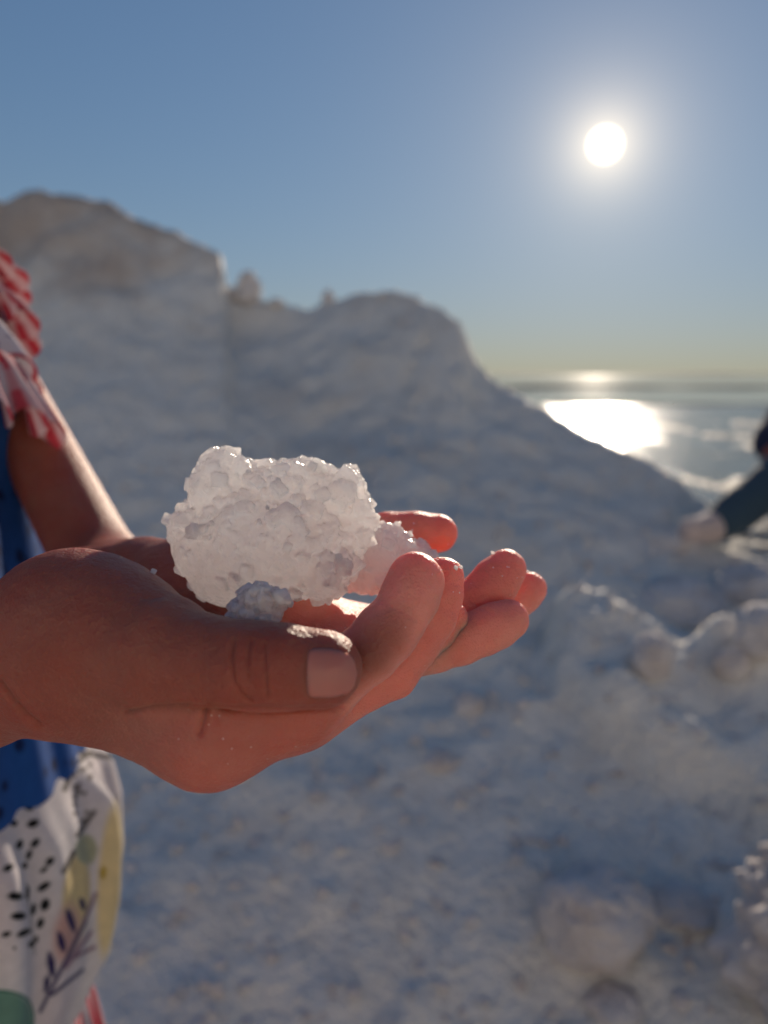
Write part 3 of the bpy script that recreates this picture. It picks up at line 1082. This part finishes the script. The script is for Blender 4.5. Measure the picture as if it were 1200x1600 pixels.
nail((517, 1052), 38, 39, math.radians(1), BVH, 0.00035, 0)

# ---- clothes
def add_print(me, cols):
    at = me.color_attributes.new('print', 'FLOAT_COLOR', 'POINT')
    at.data.foreach_set('color', np.concatenate([cols, np.ones((len(cols), 1))], 1).astype(np.float32).ravel())


def tube_cloth(name, prof, thetas, nv, fold, colour, parent, thick=0.0012, ell=(1.0, 1.0)):
    zs = np.array([q[0] for q in prof]); rs = np.array([q[1] for q in prof])
    v = np.linspace(0, 1, nv)
    kn = np.linspace(0, 1, len(prof))
    zz, rr = np.interp(v, kn, zs), np.interp(v, kn, rs)
    for _ in range(6):
        rr[1:-1] = (rr[:-2] + 2 * rr[1:-1] + rr[2:]) / 4
    TH, VV = np.meshgrid(thetas, v, indexing='ij')
    R = rr[None, :] + fold(TH, VV)
    x = BC[0] + FACE[0] * ell[0] * R * np.cos(TH) + LEFT[0] * ell[1] * R * np.sin(TH)
    y = BC[1] + FACE[1] * ell[0] * R * np.cos(TH) + LEFT[1] * ell[1] * R * np.sin(TH)
    z = np.broadcast_to(zz[None, :], x.shape)
    W = np.stack([x.ravel(), y.ravel(), z.ravel()], 1)
    me = mesh_np(name, W, grid_faces(len(thetas), nv, True))
    add_print(me, colour(W, TH.ravel(), VV.ravel()))
    o = obj(name, me, M_PRINT, parent)
    md = o.modifiers.new('thick', 'SOLIDIFY'); md.thickness = thick
    return o


th_vis = np.linspace(-0.4, 1.9, 330, endpoint=False)
th_rest = np.linspace(1.9, 2 * math.pi - 0.4, 110, endpoint=False)
TH_ALL = np.concatenate([th_vis, th_rest])


def lin(r, g, b_):
    f_ = lambda c: (c / 255 / 12.92) if c / 255 < 0.04045 else ((c / 255 + 0.055) / 1.055) ** 2.4
    return np.array([f_(r), f_(g), f_(b_)])


BLUE = np.array([0.022, 0.115, 0.42]); BLUE_D = np.array([0.006, 0.022, 0.11])


def blue_print(W, TH, VV):
    q = np.stack([TH * 9.5, W[:, 2] * 62, np.zeros(len(W))], 1)
    c = cells(q, 5)
    m = np.clip((0.32 - c) / 0.1, 0, 1)[:, None]
    return BLUE * (1 - m) + BLUE_D * m


def seg_d(px, py, a, b):
    ab = np.array(b, float) - a
    tq = np.clip(((px - a[0]) * ab[0] + (py - a[1]) * ab[1]) / (ab @ ab), 0, 1)
    return np.hypot(px - a[0] - tq * ab[0], py - a[1] - tq * ab[1])


# the print on the skirt: black leaf marks, a grey dotted leaf, yellow patches, a violet sprig, a green leaf
BLACK = [(36, 1240, 5, 7, 0), (43, 1262, 9, 6, .4), (20, 1287, 7, 5, -.5), (50, 1287, 11, 7, -.3), (28, 1320, 6, 10, .5), (54, 1317, 10, 6, -.8), (44, 1335, 5, 10, .5),
         (36, 1352, 7, 5, -.7), (11, 1357, 9, 6, -.6), (77, 1345, 9, 6, -.9), (68, 1358, 8, 4, -.7), (68, 1384, 13, 6, -.6), (22, 1400, 12, 7, .2), (40, 1395, 4, 13, .1),
         (70, 1412, 8, 11, .4), (50, 1420, 5, 11, .3), (27, 1431, 12, 7, .1), (62, 1441, 6, 10, .4), (35, 1457, 12, 6, -.4), (10, 1458, 8, 5, -.4), (46, 1475, 8, 5, -.8), (22, 1479, 3, 3, 0), (55, 1466, 4, 7, .3)]
VIOLET = [(108, 1438, 6, 23, -.32), (94, 1470, 6, 20, -.25), (79, 1505, 7, 24, -.15), (72, 1535, 5, 17, .12), (126, 1412, 5, 13, -.3)]


def skirt_print(W, TH, VV):
    px, py = project(W)
    col = np.tile(np.array([0.88, 0.84, 0.84]), (len(W), 1))
    # soft pink wash
    w_ = np.clip(0.5 + 0.6 * fbm(np.stack([TH * 3, W[:, 2] * 14, TH * 0], 1), 2, 71), 0, 1)[:, None]
    col = col * (1 - 0.35 * w_) + np.array([0.78, 0.62, 0.65]) * 0.35 * w_

    def paint(m, c):
        nonlocal col
        m = np.clip(m, 0, 1)[:, None]
        col = col * (1 - m) + np.array(c) * m

    def ell_m(cx_, cy_, a, b_, ang, soft=0.25):
        x, y = px - cx_, py - cy_
        ca, sa = math.cos(ang), math.sin(ang)
        u, v = ca * x + sa * y, -sa * x + ca * y
        return (1 - np.hypot(u / a, v / b_)) / soft
    paint(ell_m(117, 1400, 24, 78, 0.05, 0.25), (0.90, 0.74, 0.40))
    paint(ell_m(170, 1375, 20, 135, 0.07, 0.25), (0.92, 0.78, 0.46))
    paint(ell_m(133, 1327, 20, 26, 0, 0.2), (0.58, 0.58, 0.40))
    paint(ell_m(103, 1460, 26, 60, 0.1, 0.5), (0.72, 0.45, 0.40))
    paint(ell_m(160, 1362, 6, 13, 0, .3), (0.62, 0.45, 0.08))
    paint(ell_m(78, 1205, 6, 9, 0, .3), (0.78, 0.55, 0.2))
    for a, b_ in (((118, 1306), (146, 1268)), ((97, 1362), (112, 1332)), ((98, 1235), (112, 1200)), ((112, 1200), (138, 1176)), ((120, 1178), (172, 1184))):
        paint((5.0 - seg_d(px, py, a, b_)) / 2.5, (0.16, 0.14, 0.13))
    for k in range(26):
        h1, h2 = math.sin(k * 12.9) * 43758.5, math.sin(k * 78.2) * 12543.1
        x_ = 104 + 38 * (h1 - math.floor(h1)); y_ = 1196 + 92 * (h2 - math.floor(h2))
        paint(ell_m(x_, y_, 4.5, 5.5, k, 0.4) * 0.8, (0.22, 0.19, 0.18))
    for q in BLACK:
        paint(ell_m(q[0], q[1], q[2] * 1.05, q[3] * 1.05, q[4], 0.3), (0.008, 0.009, 0.010))
    paint((2.2 - seg_d(px, py, (38, 1380), (52, 1490))) / 1.5 * 0.6, (0.06, 0.07, 0.08))
    for q in VIOLET:
        paint(ell_m(q[0], q[1], q[2], q[3], q[4], 0.3), (0.035, 0.025, 0.13))
    for k, (a, b_) in enumerate([((62, 1578), (130, 1440)), ((80, 1552), (126, 1515)), ((100, 1510), (140, 1455)), ((104, 1500), (146, 1478)), ((128, 1440), (148, 1395))]):
        paint((4.0 - seg_d(px, py, a, b_)) / 2.2, (0.09, 0.075, 0.18) if k < 2 else (0.36, 0.22, 0.30))
    paint(ell_m(2, 1590, 50, 46, 0.5, 0.1), (0.20, 0.38, 0.30))
    paint((2.6 - np.abs(np.hypot((px - 2) / 50, (py - 1590) / 46) - 0.97) * 46) / 1.5, (0.02, 0.19, 0.13))
    return col


def red_stripe(freq, tilt):
    def fn(W, TH, VV):
        s = np.sin(TH * freq + VV * tilt + 0.5 * np.sin(TH * 3))
        m = np.clip(s * 2.2 + 0.1, 0, 1)[:, None]
        return np.array([0.72, 0.62, 0.64]) * (1 - m) + np.array([0.55, 0.015, 0.05]) * m
    return fn


def fold_skirt(TH, VV):
    a = 0.0045 * np.sin(TH * 17 + 1.2 * np.sin(TH * 4) + VV * 1.5) + 0.003 * np.sin(TH * 31 + 2 + VV * 2.5)
    a = a + 0.005 * np.exp(-((np.mod(TH * 7 + VV * 1.6, 2 * math.pi) - 3) / 0.45) ** 2)
    return a * np.minimum(1, VV * 5) * (0.55 + 0.45 * (1 - VV))


tube_cloth('skirt', [(0.604, 0.124), (0.578, 0.137), (0.55, 0.142), (0.51, 0.141), (0.47, 0.134), (0.45, 0.125), (0.426, 0.115)], TH_ALL, 330, fold_skirt, skirt_print, person)
tube_cloth('waistband', [(0.71, 0.112), (0.66, 0.119), (0.600, 0.126)], TH_ALL, 60, lambda T, V_: 0.0015 * np.sin(T * 23), blue_print, person)
tube_cloth('bodice', [(0.90, 0.085), (0.85, 0.099), (0.79, 0.103), (0.70, 0.112)], TH_ALL, 90, lambda T, V_: 0.003 * np.sin(T * 13 + V_ * 3), blue_print, person)
tube_cloth('shorts_ruffle', [(0.44, 0.112), (0.39, 0.118), (0.32, 0.126)], TH_ALL, 40, lambda T, V_: 0.006 * np.sin(T * 26) * V_, red_stripe(60, 1.0), person)


# ruffled sleeve
def ruffle(name, centre, axis, r0, r1, drop, waves, amp, phase, colour, nt=420, nv=46):
    a = Vector(axis).normalized()
    e1 = a.orthogonal().normalized(); e2 = a.cross(e1)
    a, e1, e2 = np.array(a), np.array(e1), np.array(e2)
    th = np.linspace(0, 2 * math.pi, nt, endpoint=False); v = np.linspace(0, 1, nv)
    T, V_ = np.meshgrid(th, v, indexing='ij')
    wv_ = np.sin(T * waves + phase + 0.8 * np.sin(T * 2.0 + phase))
    R = r0 + (r1 - r0) * V_ ** 0.8 + amp * wv_ * V_
    ax = drop * V_ + amp * 0.9 * np.cos(T * waves + phase + 0.8 * np.sin(T * 2.0 + phase)) * V_
    W = centre + ax[..., None] * a + (R * np.cos(T))[..., None] * e1 + (R * np.sin(T))[..., None] * e2
    W = W.reshape(-1, 3)
    me = mesh_np(name, W, grid_faces(nt, nv, True))
    add_print(me, colour(W, T.ravel(), V_.ravel()))
    o = obj(name, me, M_PRINT, person)
    md = o.modifiers.new('thick', 'SOLIDIFY'); md.thickness = 0.0012
    return o


arm_ax = ELL - SHL; arm_ax = arm_ax / np.linalg.norm(arm_ax)
def white_cloth(W, TH, VV):
    q = np.stack([TH * 6, VV * 5, TH * 0], 1)
    m = np.clip((0.28 - cells(q, 9)) / 0.1, 0, 1)[:, None]
    e = np.clip((VV - 0.9) / 0.05, 0, 1)[:, None]
    c = np.array([0.80, 0.74, 0.78]) * (1 - m) + np.array([0.30, 0.24, 0.34]) * m
    return c * (1 - e) + np.array([0.62, 0.06, 0.10]) * e


sl_ax = P(5, 700, 0.50) - P(-40, 400, 0.53)
def gingham(f1, f2):
    def fn(W, TH, VV):
        a = np.clip(np.sin(TH * f1) * 3 + 0.5, 0, 1)[:, None]; c = np.clip(np.sin(VV * f2) * 3 + 0.5, 0, 1)[:, None]
        m = 0.50 * a + 0.38 * c * (0.3 + 0.7 * a)
        return np.array([0.80, 0.70, 0.72]) * (1 - m) + np.array([0.60, 0.015, 0.055]) * m
    return fn


ruffle('sleeve_ruffle', P(-128, 400, 0.505), sl_ax, 0.040, 0.058, 0.026, 17, 0.0075, 0.4, gingham(51, 9))
ruffle('sleeve_ruffle', P(-124, 455, 0.495), sl_ax, 0.047, 0.060, 0.034, 15, 0.0085, 2.0, gingham(51, 9))
ruffle('sleeve_ruffle', P(-122, 530, 0.455), sl_ax, 0.047, 0.055, 0.034, 13, 0.0075, 1.2, white_cloth)
ruffle('sleeve_ruffle', P(-104, 590, 0.442), sl_ax, 0.047, 0.058, 0.046, 15, 0.0080, 3.4, gingham(51, 9))
arm_ar = ELR2 - SHR; arm_ar = arm_ar / np.linalg.norm(arm_ar)
ruffle('sleeve_ruffle', SHR - arm_ar * 0.02, arm_ar, 0.032, 0.050, 0.05, 9, 0.007, 0.4, red_stripe(46, 2.0), 200, 20)

# hair
fh = Field([BC[0] - 0.16, BC[1] - 0.16, 0.86], [BC[0] + 0.16, BC[1] + 0.16, 1.20], 0.006)
G = fh.blank()
fh.ell(G, bp(-0.008, 0, 1.07), [0.092, 0.082, 0.098], Rb)
fh.ell(G, bp(-0.05, 0, 0.98), [0.045, 0.07, 0.09], Rb, 0.03)
sl, (X, Y, Z) = fh.sub([-9, -9, -9], [9, 9, 9])
fwd = (X - BC[0]) * FACE[0] + (Y - BC[1]) * FACE[1]
G = np.maximum(G, (fwd - 0.055 - np.maximum(Z - 1.08, 0) * 0.8 + 0.0 * Z).astype(np.float32))
Vr, Qr = fh.mesh(G, 2)
obj('hair', mesh_np('hair', Vr + vnormals(Vr, Qr) * (0.003 * fbm(Vr * np.array([90, 90, 14]), 3, 3))[:, None], Qr), M_HAIR, person)

# ------------------------------------------------------------------ the salt in the hands
CR = []
for k in range(7):
    bm = bmesh.new()
    bmesh.ops.create_cube(bm, size=1.0)
    for v in bm.verts:
        v.co *= 1 + random.uniform(-0.16, 0.16)
        v.co += Vector([random.uniform(-.07, .07) for _ in range(3)])
    bmesh.ops.bevel(bm, geom=bm.edges[:], offset=0.2, segments=1, affect='EDGES')
    me = bpy.data.meshes.new('crystal'); bm.to_mesh(me); bm.free()
    me.materials.append(M_LUMP)
    CR.append(me)


def lump(name, blobs, h, label, group, nbox, ncrys, csize, noise, weight, seed):
    pts = np.array([b_[0] for b_ in blobs]); rad = np.array([np.max(b_[1]) for b_ in blobs])
    lo = (pts - rad[:, None]).min(0) - 0.005; hi = (pts + rad[:, None]).max(0) + 0.005
    F_ = Field(lo, hi, h)
    G = F_.blank()
    for c, r in blobs:
        F_.ell(G, c, np.broadcast_to(r, 3), k=min(0.004, 0.3 * float(np.max(r))))
    sl, (X, Y, Z) = F_.sub(lo - 1, hi + 1)
    r0_ = np.random.default_rng(seed + 50)
    V0, Q0 = F_.mesh(G, 1)
    n0 = vnormals(V0, Q0)
    w0 = 0.13 + 1.6 * np.clip((n0 @ BASIS)[:, 2], 0, 1) + 0.8 * np.clip(n0[:, 0], 0, 1)
    for i in r0_.choice(len(V0), size=nbox, replace=False, p=w0 / w0.sum()):
        s = csize[0] + (csize[1] - csize[0]) * r0_.random() ** 3.2
        F_.box(G, V0[i] + n0[i] * s * (-0.22 + 0.4 * r0_.random()), s * 0.5 * r0_.uniform(0.7, 1.25, 3), n0[i], r0_)
    near = np.abs(G) < 0.005
    X, Y, Z = np.broadcast_arrays(X, Y, Z)
    q = np.stack([X[near], Y[near], Z[near]], 1)
    d = noise * (0.8 * fbm(q * 110, 3, seed) - 0.5 * np.clip(0.62 - cells(q * 260, seed + 2), -0.1, 1) - 0.2 * np.clip(0.6 - cells(q * 560, seed + 5), -0.1, 1))
    G[near] += d.astype(np.float32)
    V, Q = F_.mesh(G, 1)
    nrm = vnormals(V, Q)
    W = to_world(V)
    cen = W.mean(0)
    root = obj(name, None, label=label, cat='salt', group=group)
    root.location = Vector((cen[0], cen[1], W[:, 2].min()))
    obj('crust', mesh_np('crust', W, Q[:, ::-1]), M_LUMP if h > 0.00042 else M_CHIP, root)
    # single crystals standing out of the crust
    nw = nrm @ BASIS
    vis = -(nrm * V).sum(1) / np.linalg.norm(V, axis=1)
    wgt = weight(V, nrm, nw, vis)
    wgt = wgt / wgt.sum()
    r_ = np.random.default_rng(seed)
    pick = r_.choice(len(V), size=ncrys, replace=False, p=wgt)
    for i in pick:
        s = csize[0] + (csize[1] - csize[0]) * r_.random() ** 2.2
        o = bpy.data.objects.new('crystal', CR[r_.integers(len(CR))])
        COL.objects.link(o)
        o.parent = root
        o.matrix_parent_inverse = Matrix.Translation(-root.location)
        c = W[i] + nw[i] * s * (-0.30 + 0.45 * r_.random())
        q4 = Vector(nw[i]).to_track_quat('Z', 'Y').to_matrix() @ Matrix.Rotation(r_.random() * 6.28, 3, 'Z') @ Matrix.Rotation(r_.normal() * 0.5, 3, 'X')
        m4 = q4.to_4x4(); m4.translation = Vector(c)
        sc = Matrix.Diagonal((s * r_.uniform(.75, 1.25), s * r_.uniform(.75, 1.25), s * r_.uniform(.8, 1.3), 1))
        o.matrix_basis = m4 @ sc
    return root


D = 0.250
def B_(px, py, r, d=None): return (C(px, py, d or D), np.asarray(r) * LS)
LS = 1.055
def w_main(V, n, nw, vis):
    top = np.clip(nw[:, 2], 0, 1)
    right = np.clip(nw[:, 0], 0, 1)
    return (0.01 + top + 0.5 * right) * (vis < -0.05) * (vis > -0.4)


lump('salt_lump', [B_(428, 845, [0.0262, 0.0190, 0.0205]), B_(352, 770, 0.0112), B_(520, 782, [0.0085, 0.0085, 0.013]), B_(553, 822, [0.006, 0.010, 0.011]), B_(292, 822, [0.0055, 0.006, 0.008]),
                  B_(365, 900, [0.0135, 0.0100, 0.012]), B_(505, 895, [0.0080, 0.0078, 0.0100], 0.243), B_(450, 765, [0.016, 0.0075, 0.014]), B_(540, 765, [0.0042, 0.006, 0.006], .245), B_(310, 860, [0.0075, 0.009, 0.01])],
     0.0005, 'large white salt lump crusted with crystals in the cupped hands', 'salt pieces in the hands', 1000, 40, (0.0012, 0.0052), 0.0008, w_main, 101)
D = 0.258
LS = 1.05
lump('salt_lump', [B_(598, 872, [0.0098, 0.0098, 0.010]), B_(640, 880, [0.0075, 0.0075, 0.008]), B_(612, 846, 0.0055), B_(575, 900, [0.006, 0.0055, 0.007]), B_(668, 872, 0.003)],
     0.0005, 'smaller creamy salt lump between the large lump and the bent fingers', 'salt pieces in the hands', 300, 14, (0.0009, 0.0036), 0.001, w_main, 103)
D = 0.199
LS = 1.0
lump('salt_lump', [B_(400, 952, [0.0048, 0.0040, 0.004]), B_(427, 944, [0.0028, 0.0028, 0.003]), B_(380, 956, [0.0035, 0.003, 0.003]), B_(404, 934, [0.003, 0.0025, 0.003])],
     0.0004, 'little white salt chip resting behind the thumb below the large lump', 'salt pieces in the hands', 110, 8, (0.0014, 0.0040), 0.0006, lambda V, n, nw, vis: 0.3 + np.clip(vis, 0, 1), 107)


# single grains stuck to the fingertips
def grain(px, py, tree, size, label):
    for k in range(30):
        p_, n_ = surf(px, py + k * 1.5, tree)
        if p_ is not None: break
    if p_ is None: return
    o = bpy.data.objects.new('salt_grain', CR[2].copy()); COL.objects.link(o)
    o.location = p_ + n_ * size * 0.3
    o.scale = (size, size * 0.8, size * 0.9)
    o.rotation_euler = (px, py, 0.3)
    o['label'] = label; o['category'] = 'salt grain'; o['group'] = 'salt grains on the fingers'


grain(771, 858, BVL, 0.0013, 'tiny salt grain on top of the raised far fingertip')
grain(824, 878, BVL, 0.0012, 'tiny salt grain at the right side of the raised far fingertip')
grain(711, 888, BVH, 0.0013, 'tiny salt grain on the tip of the near middle finger')
grain(719, 887, BVH, 0.0010, 'tinier salt grain at the right edge of the near middle fingertip')
grain(238, 888, BVH, 0.0016, 'thin salt flake on the base of the near thumb')

# ------------------------------------------------------------------ the second person at the right edge
root2 = obj('person', None, label='person in dark trousers sitting at the right edge on the salt slope', cat='person')
hip = P(1345, 815, 2.32)
root2.location = Vector((hip[0], hip[1], ground_z(hip[0], hip[1])))
knee = P(1225, 745, 2.20); ank = P(1120, 822, 2.12); toe = P(1078, 832, 2.04)
knee2 = P(1330, 730, 2.05); ank2 = P(1300, 900, 1.95)
neck = P(1300, 560, 2.40); head = P(1290, 500, 2.38)
sho = P(1262, 600, 2.36); elb = P(1206, 690, 2.28); wri = P(1215, 745, 2.18)
lo = np.min([hip, knee, ank, toe, head, elb, knee2, ank2], 0) - 0.2
hi = np.max([hip, knee, ank, toe, head, elb, knee2, ank2], 0) + 0.25
f3 = Field(lo, hi, 0.009)
G = f3.blank()
chest = hip + (neck - hip) * 0.7
for a, b_, ra, rb in [(hip, chest, 0.12, 0.115), (chest, neck, 0.10, 0.05), (neck, head, 0.05, 0.055), (hip, knee, 0.078, 0.055), (knee, ank, 0.054, 0.034), (ank, toe, 0.034, 0.020),
                     (hip, knee2, 0.078, 0.055), (knee2, ank2, 0.054, 0.036), (chest, sho, 0.07, 0.05), (sho, elb, 0.045, 0.036), (elb, wri, 0.034, 0.024), (wri, wri + (knee - wri) * 0.5, 0.026, 0.018)]:
    f3.cone(G, a, b_, ra, rb, 0.02)
f3.ell(G, head, [0.078, 0.09, 0.105], k=0.02)
V3, Q3 = f3.mesh(G, 2)
obj('body', mesh_np('body', V3, Q3), M_SKIN, root2)


def cover(name, segs, mat, grow):
    q = np.concatenate([[s[0], s[1]] for s in segs])
    ff = Field(q.min(0) - 0.18, q.max(0) + 0.18, 0.009)
    g_ = ff.blank()
    for a, b_, ra, rb in segs:
        ff.cone(g_, a, b_, ra + grow, rb + grow, 0.02)
    v_, q_ = ff.mesh(g_, 2)
    v_ = v_ + vnormals(v_, q_) * (0.006 * fbm(v_ * 16, 3, 77))[:, None]
    return obj(name, mesh_np(name, v_, q_), mat, root2)


M_SHOE = cloth_mat('pale_canvas', (0.62, 0.50, 0.45), None, trans=0.0)
cover('shoe', [(ank, toe, 0.036, 0.024)], M_SHOE, 0.008)
mid = knee + (ank - knee) * 0.95; mid2 = knee2 + (ank2 - knee2) * 0.85
cover('trousers', [(hip, knee, 0.078, 0.055), (knee, mid, 0.055, 0.040), (hip, knee2, 0.078, 0.055), (knee2, mid2, 0.055, 0.045), (hip, hip + (chest - hip) * 0.2, 0.12, 0.12)], M_TEAL, 0.014)
cover('shirt', [(hip + (chest - hip) * 0.15, chest, 0.12, 0.115), (chest, chest + (neck - chest) * 0.6, 0.10, 0.07), (chest, sho, 0.07, 0.05), (sho, elb, 0.047, 0.04)], M_NAVY, 0.014)
f4 = Field(head - 0.16, head + 0.16, 0.008)
G = f4.blank()
f4.ell(G, head + np.array([0.012, 0.015, 0.02]), [0.088, 0.098, 0.108])
V4, Q4 = f4.mesh(G, 2)
obj('hair', mesh_np('hair', V4 + vnormals(V4, Q4) * (0.006 * fbm(V4 * 40, 3, 5))[:, None], Q4), M_HAIR, root2)
